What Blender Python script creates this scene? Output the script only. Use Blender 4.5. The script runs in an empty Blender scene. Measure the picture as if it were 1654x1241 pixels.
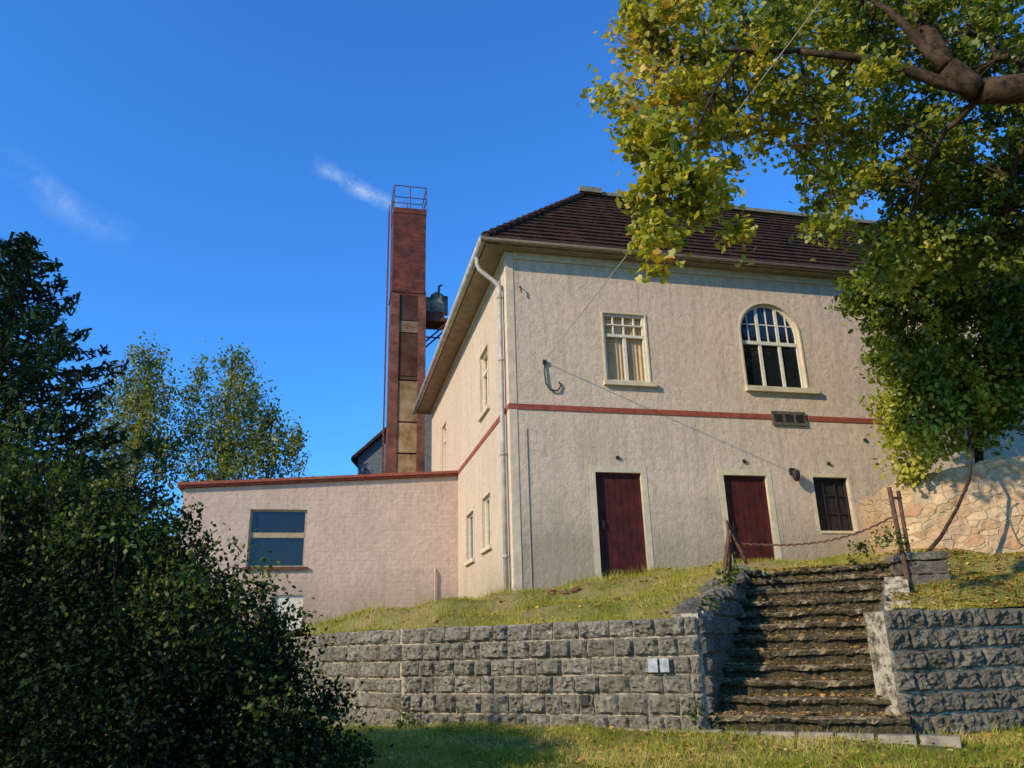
import bpy, math, random
import numpy as np
from mathutils import Vector, Matrix, noise
random.seed(7); rng=np.random.default_rng(7)
sc=bpy.context.scene
COL=sc.collection

# ------------------------------------------------------------------ materials
def new_mat(name):
    m=bpy.data.materials.new(name); m.use_nodes=True
    nt=m.node_tree; nt.nodes.clear()
    out=nt.nodes.new('ShaderNodeOutputMaterial')
    return m,nt,out
def N(nt,t,**kw):
    n=nt.nodes.new(t)
    for k,v in kw.items(): setattr(n,k,v)
    return n
def L(nt,a,b): nt.links.new(a,b)
def ramp(nt,stops,src=None):
    r=nt.nodes.new('ShaderNodeValToRGB'); e=r.color_ramp.elements
    while len(e)<len(stops): e.new(0.5)
    for i,(p,c) in enumerate(stops):
        e[i].position=p; e[i].color=(c[0],c[1],c[2],1)
    if src is not None: L(nt,src,r.inputs[0])
    return r
def mixc(nt,fac,a,b,mode='MIX'):
    m=nt.nodes.new('ShaderNodeMix'); m.data_type='RGBA'; m.blend_type=mode
    def s(i,v):
        if hasattr(v,'links'): L(nt,v,m.inputs[i])
        elif isinstance(v,(int,float)): m.inputs[i].default_value=v
        else: m.inputs[i].default_value=(v[0],v[1],v[2],1)
    s(0,fac); s(6,a); s(7,b)
    return m.outputs[2]
def math_(nt,op,a,b=None,c=None):
    m=nt.nodes.new('ShaderNodeMath'); m.operation=op
    for i,v in enumerate((a,b,c)):
        if v is None: continue
        if isinstance(v,(int,float)): m.inputs[i].default_value=v
        else: L(nt,v,m.inputs[i])
    return m.outputs[0]
def noise_(nt,vec,scale,detail=5,rough=.6):
    n=N(nt,'ShaderNodeTexNoise'); n.inputs['Scale'].default_value=scale
    n.inputs['Detail'].default_value=detail; n.inputs['Roughness'].default_value=rough
    if vec is not None: L(nt,vec,n.inputs['Vector'])
    return n.outputs[0]
def principled(nt,out,col,rough=.85,normal=None,metal=0,spec=.3):
    p=nt.nodes.new('ShaderNodeBsdfPrincipled')
    if hasattr(col,'links'): L(nt,col,p.inputs['Base Color'])
    else: p.inputs['Base Color'].default_value=(col[0],col[1],col[2],1)
    p.inputs['Roughness'].default_value=rough
    p.inputs['Metallic'].default_value=metal
    p.inputs['Specular IOR Level'].default_value=spec
    if normal is not None: L(nt,normal,p.inputs['Normal'])
    L(nt,p.outputs[0],out.inputs[0]); return p
def bump(nt,h,strength=.5,dist=.02,prev=None):
    b=nt.nodes.new('ShaderNodeBump'); b.inputs['Strength'].default_value=strength
    b.inputs['Distance'].default_value=dist; L(nt,h,b.inputs['Height'])
    if prev is not None: L(nt,prev,b.inputs['Normal'])
    return b.outputs[0]
def objco(nt): return N(nt,'ShaderNodeTexCoord').outputs['Object']
def wallvec(nt,co,mx=1,mz=1):
    s=N(nt,'ShaderNodeSeparateXYZ'); L(nt,co,s.inputs[0])
    u=math_(nt,'ADD',s.outputs[0],s.outputs[1])
    c=N(nt,'ShaderNodeCombineXYZ'); L(nt,math_(nt,'MULTIPLY',u,mx),c.inputs[0]); L(nt,math_(nt,'MULTIPLY',s.outputs[2],mz),c.inputs[1])
    return c.outputs[0],s
def stucco(name,c1,c2,grime,bs=.35,brick_w=.5,brick_h=.22,lines=.10,dampz=1.3,streak=.5):
    m,nt,out=new_mat(name); co=objco(nt)
    v,s=wallvec(nt,co)
    n1=noise_(nt,co,.7,6,.65); n2=noise_(nt,co,7,5,.65); n3=noise_(nt,co,55,3,.6)
    base=mixc(nt,ramp(nt,[(.35,(0,0,0)),(.65,(1,1,1))],n1).outputs[0],c1,c2)
    base=mixc(nt,math_(nt,'MULTIPLY',ramp(nt,[(.42,(0,0,0)),(.75,(1,1,1))],n2).outputs[0],.5),base,grime)
    vs,_=wallvec(nt,co,5,.35)
    st=ramp(nt,[(.47,(0,0,0)),(.75,(1,1,1))],noise_(nt,vs,1.2,5,.65)).outputs[0]
    base=mixc(nt,math_(nt,'MULTIPLY',st,streak),base,grime)
    zb=N(nt,'ShaderNodeMapRange'); L(nt,math_(nt,'ADD',s.outputs[2],math_(nt,'MULTIPLY',n1,-1.6)),zb.inputs[0])
    zb.inputs[1].default_value=dampz; zb.inputs[2].default_value=dampz-1.2; zb.inputs[3].default_value=0; zb.inputs[4].default_value=.6
    base=mixc(nt,zb.outputs[0],base,(grime[0]*.8,grime[1]*.85,grime[2]*.75))
    br=N(nt,'ShaderNodeTexBrick'); L(nt,v,br.inputs['Vector'])
    br.inputs['Scale'].default_value=1; br.inputs['Brick Width'].default_value=brick_w; br.inputs['Row Height'].default_value=brick_h
    br.inputs['Mortar Size'].default_value=.012; br.inputs['Mortar Smooth'].default_value=.8
    br.inputs['Color1'].default_value=(1,1,1,1); br.inputs['Color2'].default_value=(.85,.85,.85,1); br.inputs['Mortar'].default_value=(0,0,0,1)
    msk=math_(nt,'MULTIPLY',ramp(nt,[(.35,(.15,.15,.15)),(.65,(1,1,1))],noise_(nt,co,2.3,4,.6)).outputs[0],lines)
    base=mixc(nt,math_(nt,'MULTIPLY',br.outputs['Fac'],msk),base,grime)
    nb=bump(nt,br.outputs['Color'],bs,.006)
    nb=bump(nt,math_(nt,'ADD',n3,math_(nt,'MULTIPLY',n2,1.6)),.8,.022,nb)
    principled(nt,out,base,.92,nb,spec=.15); return m
def simple(name,col,rough=.7,var=.25,scale=12,metal=0,spec=.3,bs=.2,dark=None):
    m,nt,out=new_mat(name); co=objco(nt)
    n=noise_(nt,co,scale,6,.65)
    d=dark if dark else tuple(c*(1-var*1.6) for c in col)
    c=mixc(nt,ramp(nt,[(.35,(0,0,0)),(.65,(1,1,1))],n).outputs[0],d,col)
    principled(nt,out,c,rough,bump(nt,n,bs,.01),metal,spec); return m
def brickmat(name,c1,c2,mortar,w=.25,h=.08,dirt=(.03,.02,.02)):
    m,nt,out=new_mat(name); co=objco(nt); v,s=wallvec(nt,co)
    br=N(nt,'ShaderNodeTexBrick'); L(nt,v,br.inputs['Vector']); br.inputs['Scale'].default_value=1
    br.inputs['Brick Width'].default_value=w; br.inputs['Row Height'].default_value=h; br.inputs['Mortar Size'].default_value=.008
    br.inputs['Color1'].default_value=(*c1,1); br.inputs['Color2'].default_value=(*c2,1); br.inputs['Mortar'].default_value=(*mortar,1)
    n=noise_(nt,co,1.8,6,.7)
    c=mixc(nt,math_(nt,'MULTIPLY',ramp(nt,[(.4,(0,0,0)),(.65,(1,1,1))],n).outputs[0],.8),br.outputs['Color'],dirt)
    principled(nt,out,c,.9,bump(nt,math_(nt,'SUBTRACT',noise_(nt,co,30,3),br.outputs['Fac']),.6,.015),spec=.15); return m
def leafmat(name,stops,nscale=.8,nw=.6,transl=.35,gloss=.06,bias=None,axis=0):
    m,nt,out=new_mat(name); co=objco(nt)
    g=N(nt,'ShaderNodeNewGeometry'); n=noise_(nt,co,nscale,3,.5)
    n=ramp(nt,[(.33,(0,0,0)),(.67,(1,1,1))],n).outputs[0]
    f=math_(nt,'ADD',math_(nt,'MULTIPLY',g.outputs['Random Per Island'],1-nw),math_(nt,'MULTIPLY',n,nw))
    if bias:
        s=N(nt,'ShaderNodeSeparateXYZ'); L(nt,co,s.inputs[0])
        r=N(nt,'ShaderNodeMapRange'); L(nt,s.outputs[axis],r.inputs[0]); r.inputs[1].default_value=bias[0]; r.inputs[2].default_value=bias[1]; r.inputs[3].default_value=bias[2]; r.inputs[4].default_value=bias[3]
        f=math_(nt,'ADD',f,r.outputs[0])
    c=ramp(nt,stops,f).outputs[0]
    d=N(nt,'ShaderNodeBsdfDiffuse'); t=N(nt,'ShaderNodeBsdfTranslucent'); L(nt,c,d.inputs[0])
    L(nt,mixc(nt,1.0,c,(1.3,1.35,.6),'MULTIPLY'),t.inputs[0])
    mx=N(nt,'ShaderNodeMixShader'); mx.inputs[0].default_value=transl; L(nt,d.outputs[0],mx.inputs[1]); L(nt,t.outputs[0],mx.inputs[2])
    if gloss<=0: L(nt,mx.outputs[0],out.inputs[0]); return m
    gl=N(nt,'ShaderNodeBsdfGlossy'); gl.inputs['Roughness'].default_value=.5
    m2=N(nt,'ShaderNodeMixShader'); m2.inputs[0].default_value=gloss; L(nt,mx.outputs[0],m2.inputs[1]); L(nt,gl.outputs[0],m2.inputs[2])
    L(nt,m2.outputs[0],out.inputs[0]); return m

# ------------------------------------------------------------------ mesh helpers
def obj_from(name,verts,faces,mat,parent=None,smooth=False):
    me=bpy.data.meshes.new(name); me.from_pydata([tuple(v) for v in verts],[],faces); me.update()
    o=bpy.data.objects.new(name,me); COL.objects.link(o)
    if mat: me.materials.append(mat)
    if smooth: me.polygons.foreach_set('use_smooth',[True]*len(me.polygons))
    if parent: o.parent=parent
    return o
def empty(name,loc=(0,0,0),rz=0):
    e=bpy.data.objects.new(name,None); COL.objects.link(e); e.location=loc; e.rotation_euler=(0,0,rz); e.empty_display_size=.3; return e
class B:
    def __init__(s): s.v=[]; s.f=[]
    def box(s,x0,x1,y0,y1,z0,z1,P=None):
        c=[(x0,y0,z0),(x1,y0,z0),(x1,y1,z0),(x0,y1,z0),(x0,y0,z1),(x1,y0,z1),(x1,y1,z1),(x0,y1,z1)]
        if P: c=[P(a,d,z) for a,d,z in c]
        n=len(s.v); s.v+=c
        s.f+=[tuple(n+i for i in q) for q in((0,3,2,1),(4,5,6,7),(0,1,5,4),(1,2,6,5),(2,3,7,6),(3,0,4,7))]
        return s
    def quad(s,*p):
        n=len(s.v); s.v+=list(p); s.f.append(tuple(range(n,n+len(p)))); return s
    def tube(s,pts,rad,seg=8,cap=True):
        pts=[Vector(p) for p in pts]
        if isinstance(rad,(int,float)): rad=[rad]*len(pts)
        n0=len(s.v); up=Vector((0,0,1))
        t=(pts[1]-pts[0]).normalized(); a=t.cross(up)
        if a.length<.1: a=t.cross(Vector((1,0,0)))
        a.normalize()
        for i,p in enumerate(pts):
            if i==0: t=pts[1]-pts[0]
            elif i==len(pts)-1: t=pts[-1]-pts[-2]
            else: t=pts[i+1]-pts[i-1]
            t.normalize(); a=(a-t*a.dot(t)).normalized(); b=t.cross(a)
            for k in range(seg):
                an=2*math.pi*k/seg; q=p+(a*math.cos(an)+b*math.sin(an))*rad[i]; s.v.append(tuple(q))
        for i in range(len(pts)-1):
            for k in range(seg):
                k2=(k+1)%seg; s.f.append((n0+i*seg+k,n0+i*seg+k2,n0+(i+1)*seg+k2,n0+(i+1)*seg+k))
        if cap:
            s.f.append(tuple(n0+k for k in range(seg))[::-1]); e=n0+(len(pts)-1)*seg; s.f.append(tuple(e+k for k in range(seg)))
        return s
    def obj(s,name,mat,parent=None,smooth=False): return obj_from(name,s.v,s.f,mat,parent,smooth)
def rock(b,c,r,sq=(1,1,.7),seed=0,seg=8):
    n0=len(b.v); c=Vector(c)
    rings=6
    for i in range(rings+1):
        ph=math.pi*i/rings
        for k in range(seg):
            an=2*math.pi*k/seg; d=Vector((math.sin(ph)*math.cos(an),math.sin(ph)*math.sin(an),math.cos(ph)))
            f=r*(1+.45*noise.noise(d*1.3+Vector((seed,seed*.7,0))))
            d=Vector((max(-.75,min(.75,d.x)),max(-.75,min(.75,d.y)),max(-.75,min(.75,d.z))))
            b.v.append(tuple(c+Vector((d.x*sq[0],d.y*sq[1],d.z*sq[2]))*f))
    for i in range(rings):
        for k in range(seg):
            k2=(k+1)%seg; b.f.append((n0+i*seg+k,n0+(i+1)*seg+k,n0+(i+1)*seg+k2,n0+i*seg+k2))
def leaves(name,C,size,tmpl,mat,parent=None,up=.4,fold=.2,droop=None,nrm=None):
    C=np.asarray(C,float); n=len(C); k=len(tmpl); T=np.array(tmpl,float)
    nm=rng.normal(size=(n,3)); nm[:,2]+=up*1.5
    if nrm is not None: nm=nm*.6+nrm
    nm/=np.linalg.norm(nm,axis=1)[:,None]
    t=rng.normal(size=(n,3))
    if droop is not None: t=t*.5+np.array(droop)
    t-=nm*(t*nm).sum(1)[:,None]; t/=np.linalg.norm(t,axis=1)[:,None]+1e-9
    s=np.cross(nm,t); sz=np.asarray(size)*np.ones(n)*(rng.uniform(.6,1.3,n))
    V=C[:,None,:]+sz[:,None,None]*(T[None,:,0:1]*s[:,None,:]+(T[None,:,1:2]-.5)*t[:,None,:]+fold*np.abs(T[None,:,0:1])*nm[:,None,:])
    V=V.reshape(-1,3); me=bpy.data.meshes.new(name)
    me.vertices.add(n*k); me.vertices.foreach_set('co',V.ravel().astype(np.float32))
    me.loops.add(n*k); me.loops.foreach_set('vertex_index',np.arange(n*k,dtype=np.int32))
    me.polygons.add(n); me.polygons.foreach_set('loop_start',np.arange(0,n*k,k,dtype=np.int32)); me.polygons.foreach_set('loop_total',np.full(n,k,dtype=np.int32))
    me.update(calc_edges=True); me.validate()
    me.materials.append(mat); o=bpy.data.objects.new(name,me); COL.objects.link(o)
    if parent: o.parent=parent
    return o
MAPLE=[(0,0),(.42,.12),(.5,.45),(.26,.6),(0,1),(-.26,.6),(-.5,.45),(-.42,.12)]
OVAL=[(0,0),(.3,.35),(.22,.75),(0,1),(-.22,.75),(-.3,.35)]
RHOMB=[(0,0),(.32,.45),(0,1),(-.32,.45)]
NEED=[(-.12,0),(.12,0),(.1,.6),(0,1),(-.1,.6)]
def clumps(blobs,dens,nl,sig,shell=.55,flat=.8):
    P=[];CC=[]
    for b in blobs:
        x,y,z=b[:3]; r=b[3:] if len(b)==6 else (b[3],)*3
        m=max(4,int(dens*(r[0]*r[1]*r[2])**(2/3)))
        d=rng.normal(size=(m,3)); d/=np.linalg.norm(d,axis=1)[:,None]
        rad=rng.uniform(shell**3,1,m)**(1/3)*rng.uniform(.8,1.12,m)
        c=np.array([x,y,z])+d*rad[:,None]*np.array(r)
        CC.append(c)
        for q in c:
            k=int(nl*rng.uniform(.5,1.5)); s=sig*rng.uniform(.6,1.4)
            P.append(q+rng.normal(size=(k,3))*s*np.array([1,1,flat]))
    return np.vstack(P),np.vstack(CC)

# ------------------------------------------------------------------ material instances
M_front=stucco('facade_plaster',(.72,.565,.42),(.63,.50,.375),(.33,.265,.195),dampz=2.2,streak=.5)
M_side=stucco('side_plaster',(.66,.52,.38),(.60,.47,.34),(.38,.30,.22),lines=.05)
M_annex=stucco('annex_plaster',(.66,.50,.395),(.58,.435,.345),(.39,.295,.23),bs=.5,brick_w=.3,brick_h=.11,lines=.22)
M_cream=simple('cream_trim',(.64,.55,.37),.85,.16,5)
M_corn=simple('cornice_plaster',(.68,.55,.38),.85,.16,5)
M_red=simple('red_band',(.36,.085,.05),.8,.25,6)
M_door=simple('maroon_door',(.085,.016,.013),.65,.35,5,spec=.25)
M_frame=simple('white_window_frame',(.72,.67,.54),.6,.12,10)
M_zinc=simple('zinc_gutter',(.50,.46,.41),.6,.25,4,metal=.1)
M_soffit=simple('soffit_board',(.30,.25,.17),.8,.25,3)
M_dark=simple('dark_iron_and_voids',(.03,.026,.022),.6,.3,8)
M_rust=simple('rusty_iron',(.17,.075,.04),.85,.45,14,dark=(.05,.03,.022))
M_brick=brickmat('chimney_brick',(.25,.06,.04),(.16,.042,.03),(.11,.06,.045))
M_brick2=brickmat('orange_brick',(.32,.11,.06),(.22,.075,.05),(.18,.11,.08),dirt=(.06,.03,.022))
M_slate=simple('grey_slate',(.14,.16,.18),.7,.3,6)
M_curtain=simple('curtain_cloth',(.74,.54,.33),.9,.12,9)
m,nt,out=new_mat('window_glass'); co=objco(nt)
principled(nt,out,(.012,.014,.016),.04,bump(nt,noise_(nt,co,2.2,2),.15,.02),spec=.6); M_glass=m
m,nt,out=new_mat('clear_glass')
g=N(nt,'ShaderNodeBsdfGlossy'); g.inputs['Roughness'].default_value=.03; t=N(nt,'ShaderNodeBsdfTransparent'); t.inputs[0].default_value=(.88,.88,.83,1)
mx=N(nt,'ShaderNodeMixShader'); mx.inputs[0].default_value=.06; L(nt,t.outputs[0],mx.inputs[1]); L(nt,g.outputs[0],mx.inputs[2]); L(nt,mx.outputs[0],out.inputs[0]); M_clear=m
m,nt,out=new_mat('roof_tiles'); co=objco(nt); v,s=wallvec(nt,co)
br=N(nt,'ShaderNodeTexBrick'); L(nt,v,br.inputs['Vector']); br.inputs['Scale'].default_value=1; br.inputs['Brick Width'].default_value=.2; br.inputs['Row Height'].default_value=.2
br.inputs['Mortar Size'].default_value=.016; br.inputs['Color1'].default_value=(.13,.058,.034,1); br.inputs['Color2'].default_value=(.055,.030,.021,1); br.inputs['Mortar'].default_value=(.012,.008,.007,1)
c=mixc(nt,ramp(nt,[(.38,(0,0,0)),(.66,(1,1,1))],noise_(nt,co,1.6,6,.75)).outputs[0],br.outputs['Color'],(.032,.024,.016))
principled(nt,out,c,.9,bump(nt,br.outputs['Color'],.9,.05),spec=.08); M_roof=m
def stonemat(name,k,moss):
    m,nt,out=new_mat(name); co=objco(nt); g=N(nt,'ShaderNodeNewGeometry')
    n1=noise_(nt,co,2.2,6,.7); n2=noise_(nt,co,17,8,.85); nb_=noise_(nt,co,60,4,.7)
    c=ramp(nt,[(.36,tuple(x*k for x in(.07,.06,.045))),(.46,tuple(x*k for x in(.30,.27,.20))),(.56,tuple(x*k for x in(.52,.47,.36))),(.70,tuple(x*k for x in(.78,.72,.58)))],n2).outputs[0]
    c=mixc(nt,math_(nt,'MULTIPLY',g.outputs['Random Per Island'],.55),c,tuple(x*k for x in(.22,.19,.14)))
    c=mixc(nt,math_(nt,'MULTIPLY',ramp(nt,[(.48,(0,0,0)),(.66,(1,1,1))],n1).outputs[0],moss),c,(.12,.10,.055))
    principled(nt,out,c,.93,bump(nt,math_(nt,'ADD',n2,math_(nt,'MULTIPLY',nb_,.35)),1,.05),spec=.1); return m
M_block=stonemat('split_stone',.88,.5); M_block2=stonemat('shaded_mossy_split_stone',.62,.7)  # second copy darker: shade of turned-away walls put into the colour, plus moss
m,nt,out=new_mat('old_mortar'); co=objco(nt); n=noise_(nt,co,9,6,.7)
principled(nt,out,ramp(nt,[(.38,(.07,.06,.04)),(.56,(.42,.36,.26))],n).outputs[0],.95,bump(nt,n,.6,.02),spec=.1); M_mortar=m
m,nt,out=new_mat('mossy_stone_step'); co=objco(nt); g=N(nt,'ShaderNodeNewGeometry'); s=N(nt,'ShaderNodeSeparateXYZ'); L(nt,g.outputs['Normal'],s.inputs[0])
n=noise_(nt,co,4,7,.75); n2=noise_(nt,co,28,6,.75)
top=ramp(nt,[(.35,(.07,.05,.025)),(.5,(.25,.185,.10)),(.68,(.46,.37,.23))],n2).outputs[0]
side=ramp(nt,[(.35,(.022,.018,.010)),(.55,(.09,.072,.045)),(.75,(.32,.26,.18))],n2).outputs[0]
c=mixc(nt,math_(nt,'GREATER_THAN',s.outputs[2],.4),side,top)  # upward faces coloured lighter than risers, painting in sunlit treads
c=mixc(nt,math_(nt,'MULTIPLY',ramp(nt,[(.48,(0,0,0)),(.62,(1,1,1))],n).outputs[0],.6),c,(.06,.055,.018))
principled(nt,out,c,.95,bump(nt,n2,.9,.03),spec=.1); M_step=m
m,nt,out=new_mat('ochre_rubble'); co=objco(nt)
dn=N(nt,'ShaderNodeTexNoise'); L(nt,co,dn.inputs['Vector']); dn.inputs['Scale'].default_value=3.5
dv=N(nt,'ShaderNodeVectorMath',operation='SCALE'); L(nt,dn.outputs['Color'],dv.inputs[0]); dv.inputs['Scale'].default_value=.16
av=N(nt,'ShaderNodeVectorMath',operation='ADD'); L(nt,co,av.inputs[0]); L(nt,dv.outputs[0],av.inputs[1])
mp=N(nt,'ShaderNodeMapping'); L(nt,av.outputs[0],mp.inputs[0]); mp.inputs['Scale'].default_value=(3.8,1.6,5.6)
ve=N(nt,'ShaderNodeTexVoronoi',feature='DISTANCE_TO_EDGE'); L(nt,mp.outputs[0],ve.inputs['Vector']); ve.inputs['Scale'].default_value=1
vc=N(nt,'ShaderNodeTexVoronoi'); L(nt,mp.outputs[0],vc.inputs['Vector']); vc.inputs['Scale'].default_value=1
hs=N(nt,'ShaderNodeSeparateColor'); L(nt,vc.outputs['Color'],hs.inputs[0])
c=ramp(nt,[(.1,(.45,.26,.14)),(.4,(.56,.39,.21)),(.65,(.48,.34,.22)),(.9,(.60,.44,.26))],hs.outputs[0]).outputs[0]
c=mixc(nt,math_(nt,'MULTIPLY',ramp(nt,[(.4,(0,0,0)),(.7,(1,1,1))],noise_(nt,co,14,5,.7)).outputs[0],.6),c,(.27,.17,.10))
e=ramp(nt,[(.015,(0,0,0)),(.07,(1,1,1))],ve.outputs['Distance']).outputs[0]
c=mixc(nt,e,(.40,.30,.18),c)
principled(nt,out,c,.9,bump(nt,math_(nt,'ADD',e,math_(nt,'MULTIPLY',noise_(nt,co,14,5,.7),.8)),.6,.03),spec=.15); M_rubble=m
def groundmat(name,a,b_,c_,):
    m,nt,out=new_mat(name); co=objco(nt)
    n1=noise_(nt,co,1.3,6,.7); n2=noise_(nt,co,35,5,.8)
    c=ramp(nt,[(.38,a),(.5,b_),(.62,c_)],n1).outputs[0]
    c=mixc(nt,math_(nt,'MULTIPLY',ramp(nt,[(.4,(0,0,0)),(.65,(1,1,1))],n2).outputs[0],.4),c,(.11,.08,.035))
    principled(nt,out,c,.95,bump(nt,n2,.8,.04),spec=.08); return m
M_ground=groundmat('lawn_soil',(.15,.17,.03),(.26,.25,.06),(.34,.26,.11))
M_terr=groundmat('terrace_soil',(.17,.18,.035),(.28,.25,.07),(.37,.27,.13))
M_bark=simple('bark',(.085,.055,.034),.9,.4,9,dark=(.016,.012,.009),bs=.9,spec=.1)
M_birch=simple('birch_bark',(.42,.40,.36),.85,.4,4,dark=(.06,.05,.05))
M_conc=simple('concrete',(.36,.31,.23),.9,.35,7,bs=.5)

# ------------------------------------------------------------------ ground
def zlow(X,Y): return np.clip(-1.6+.06*Y,-2.0,-1.0)
def axis(lo,hi,step,far):
    a=np.arange(lo,hi+1e-6,step); o=[lo-s for s in (1,3,7,15,35,80,180,far)][::-1]; p=[hi+s for s in (1,3,7,15,35,80,180,far)]
    return np.concatenate([o,a,p])
xs=axis(-10,14,.2,900); ys=axis(-4,16,.2,900)
XX,YY=np.meshgrid(xs,ys); ZZ=zlow(XX,YY)
near=(np.abs(XX)<15)&(YY>-5)&(YY<17)
ZN=np.zeros_like(XX)
for i in range(XX.shape[0]):
    for j in range(XX.shape[1]):
        if near[i,j]: ZN[i,j]=.05*noise.noise(Vector((XX[i,j]*.7,YY[i,j]*.7,0)))+.015*noise.noise(Vector((XX[i,j]*4,YY[i,j]*4,3)))
ZZ=ZZ+ZN
nx=len(xs); ny=len(ys)
V=np.stack([XX,YY,ZZ],-1).reshape(-1,3)
F=[(j*nx+i,j*nx+i+1,(j+1)*nx+i+1,(j+1)*nx+i) for j in range(ny-1) for i in range(nx-1)]
obj_from('ground',V.tolist(),F,M_ground,smooth=True)

CP=np.array([(2.0,10.4,.27),(1,10.9,.26),(0,11.35,.26),(-.9,11.8,.26),(-1.6,12.2,.26),(-2.4,13,.26),(-3.1,13.9,.26),(-4.3,16.5,.3),
 (0,14.9,.93),(-1,14.6,.8),(1.7,15.3,1.15),(3,15.6,1.3),(4.5,16,1.46),(7,16.7,1.55),(3.6,13.4,1.06),(3.0,12,.75),(2.5,11.2,.5),(1.2,12.8,.62),(-.5,13,.5),
 (-2.4,15,.68),(-3,16.5,.5),(-3,19,.5),(-1.5,18,.75),(5.9,13.2,1.12),(4.8,13.6,1.1),(5.2,11,.5),(4.6,9.9,.28),(6,10.2,.28),(8,10.6,.28),(10,11,.28),(13,11.7,.3),
 (6.2,12,.68),(7.5,12.3,.8),(9,13.6,1.25),(7.2,14.3,1.4),(12,12.7,1.2),(9,12,.75)])
def zter(X,Y):
    X=np.asarray(X,float);Y=np.asarray(Y,float)
    d=(X[...,None]-CP[:,0])**2+(Y[...,None]-CP[:,1])**2+.05
    w=d**-1.9
    return (w*CP[:,2]).sum(-1)/w.sum(-1)+.025*np.sin(X*3.1+Y*1.7)*np.sin(Y*2.3-X)
POLY=[(-4.75,16.6),(-3.35,13.6),(-1.76,11.98),(2.2,10.12),(3.98,13.62),(5.9,12.72),(4.3,9.55),(6,9.9),(14,11.5),(14,19),(7,19),(0,18.5),(-2,21.5),(-5.5,20)]
def inside(x,y,poly=POLY):
    c=False; j=len(poly)-1
    for i in range(len(poly)):
        xi,yi=poly[i];xj,yj=poly[j]
        if (yi>y)!=(yj>y) and x<(xj-xi)*(y-yi)/(yj-yi)+xi: c=not c
        j=i
    return c
gx=np.arange(-6,14.01,.13); gy=np.arange(9.2,21.6,.13)
GX,GY=np.meshgrid(gx,gy); GZ=zter(GX,GY)
V=np.stack([GX,GY,GZ],-1).reshape(-1,3); nx=len(gx); F=[]
for j in range(len(gy)-1):
    for i in range(nx-1):
        if inside(gx[i]+.065,gy[j]+.065): F.append((j*nx+i,j*nx+i+1,(j+1)*nx+i+1,(j+1)*nx+i))
obj_from('terrain',V.tolist(),F,M_terr,smooth=True)

# ------------------------------------------------------------------ block retaining walls
def block_wall(parent,tag,p0,p1,nrm_sign,zb,zt,courses,bw,thick=.34,topf=None,botf=None,bulge=.032,seed=0,core0=0.0,mat=None):
    p0=Vector((p0[0],p0[1],0)); p1=Vector((p1[0],p1[1],0)); D=p1-p0; Ln=D.length; D.normalize()
    n=Vector((D.y,-D.x,0))*nrm_sign
    h=(zt-zb)/courses; b=B(); rr=random.Random(seed)
    cj=[0]+[rr.uniform(-.016,.016) for _ in range(courses-1)]+[0]
    for c in range(courses):
        z0=zb+c*h+cj[c]; hh=h+cj[c+1]-cj[c]; off=-(c%2)*bw*.5-rr.random()*.12; m=off
        while m<Ln-.02:
            w=bw*rr.uniform(.6,1.35); a0=max(m,0)+.008; a1=min(m+w,Ln)-.008; m+=w
            if a1-a0<.05: continue
            mid=(a0+a1)/2
            if topf and z0+hh*.6>topf(mid): continue
            if botf and z0+hh<botf(mid): continue
            NX,NY=12,9; base=len(b.v); sd=rr.random()*100; g=rr.uniform(.007,.016); zz0=z0+g+rr.uniform(-.003,.003); zz1=z0+hh-g
            if c==courses-1: zz1+=rr.uniform(-.016,.012)
            tilt=rr.uniform(-.014,.024); vt=rr.uniform(-.03,.03); ht=rr.uniform(-.02,.02)
            for j in range(NY):
                for i in range(NX):
                    u=i/(NX-1); v=j/(NY-1)
                    ed=min(u*(a1-a0),(1-u)*(a1-a0),v*hh,(1-v)*hh)
                    e=min(1,ed/.04); e=e*(2-e)
                    q3=Vector((u*(a1-a0)*10+sd,v*hh*10,sd))
                    if e<=0: dd=0.022+.008*noise.noise(q3*2)
                    else: dd=.022+e*(bulge+tilt+vt*(v-.5)+ht*(u-.5)+.045*noise.noise(q3)+.036*noise.noise(q3*2.6)+.018*noise.noise(q3*6))
                    ju=.011*noise.noise(Vector((u*7+sd,v*7,1))) ; jz=.011*noise.noise(Vector((u*6+sd,v*6,9)))
                    q=p0+D*(a0+(a1-a0)*u+ju)+n*dd; b.v.append((q.x,q.y,zz0+(zz1-zz0)*v+jz))
            for j in range(NY-1):
                for i in range(NX-1):
                    k=base+j*NX+i; b.f.append((k,k+1,k+NX+1,k+NX))
            rim=[base+i for i in range(NX)]+[base+j*NX+NX-1 for j in range(1,NY)]+[base+(NY-1)*NX+i for i in range(NX-2,-1,-1)]+[base+j*NX for j in range(NY-2,0,-1)]
            bb=len(b.v)
            for r_ in rim:
                q=Vector(b.v[r_])-n*.045; b.v.append(tuple(q))
            R=len(rim)
            for i in range(R):
                b.f.append((rim[i],rim[(i+1)%R],bb+(i+1)%R,bb+i))
    b.obj(tag+'_blocks',mat or M_block,parent)
    k=B()
    seg=max(1,int(Ln/.3)) if topf else 1
    for i in range(seg):
        a0=core0+(Ln-core0)*i/seg;a1=core0+(Ln-core0)*(i+1)/seg
        t=(min(zt,topf((a0+a1)/2)) if topf else zt)-.012
        P=lambda a,d,z: tuple(p0+D*a-n*d+Vector((0,0,z)))
        k.box(a0,a1-(.001 if seg>1 else 0),-.008,thick,zb-.3,t,P)
    k.obj(tag+'_core',M_mortar,parent)
    return P
A=(2.15,9.98); Bp=(-1.67,11.85); Cc=(-3.25,13.55); Dd=(-4.7,16.6)
U=Vector((.4392,.8984,0)); Vv=Vector((.8984,-.4392,0))
rw=empty('retaining_wall')
block_wall(rw,'front',A,Bp,-1,-1.04,.29,6,.32,seed=1)
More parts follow.
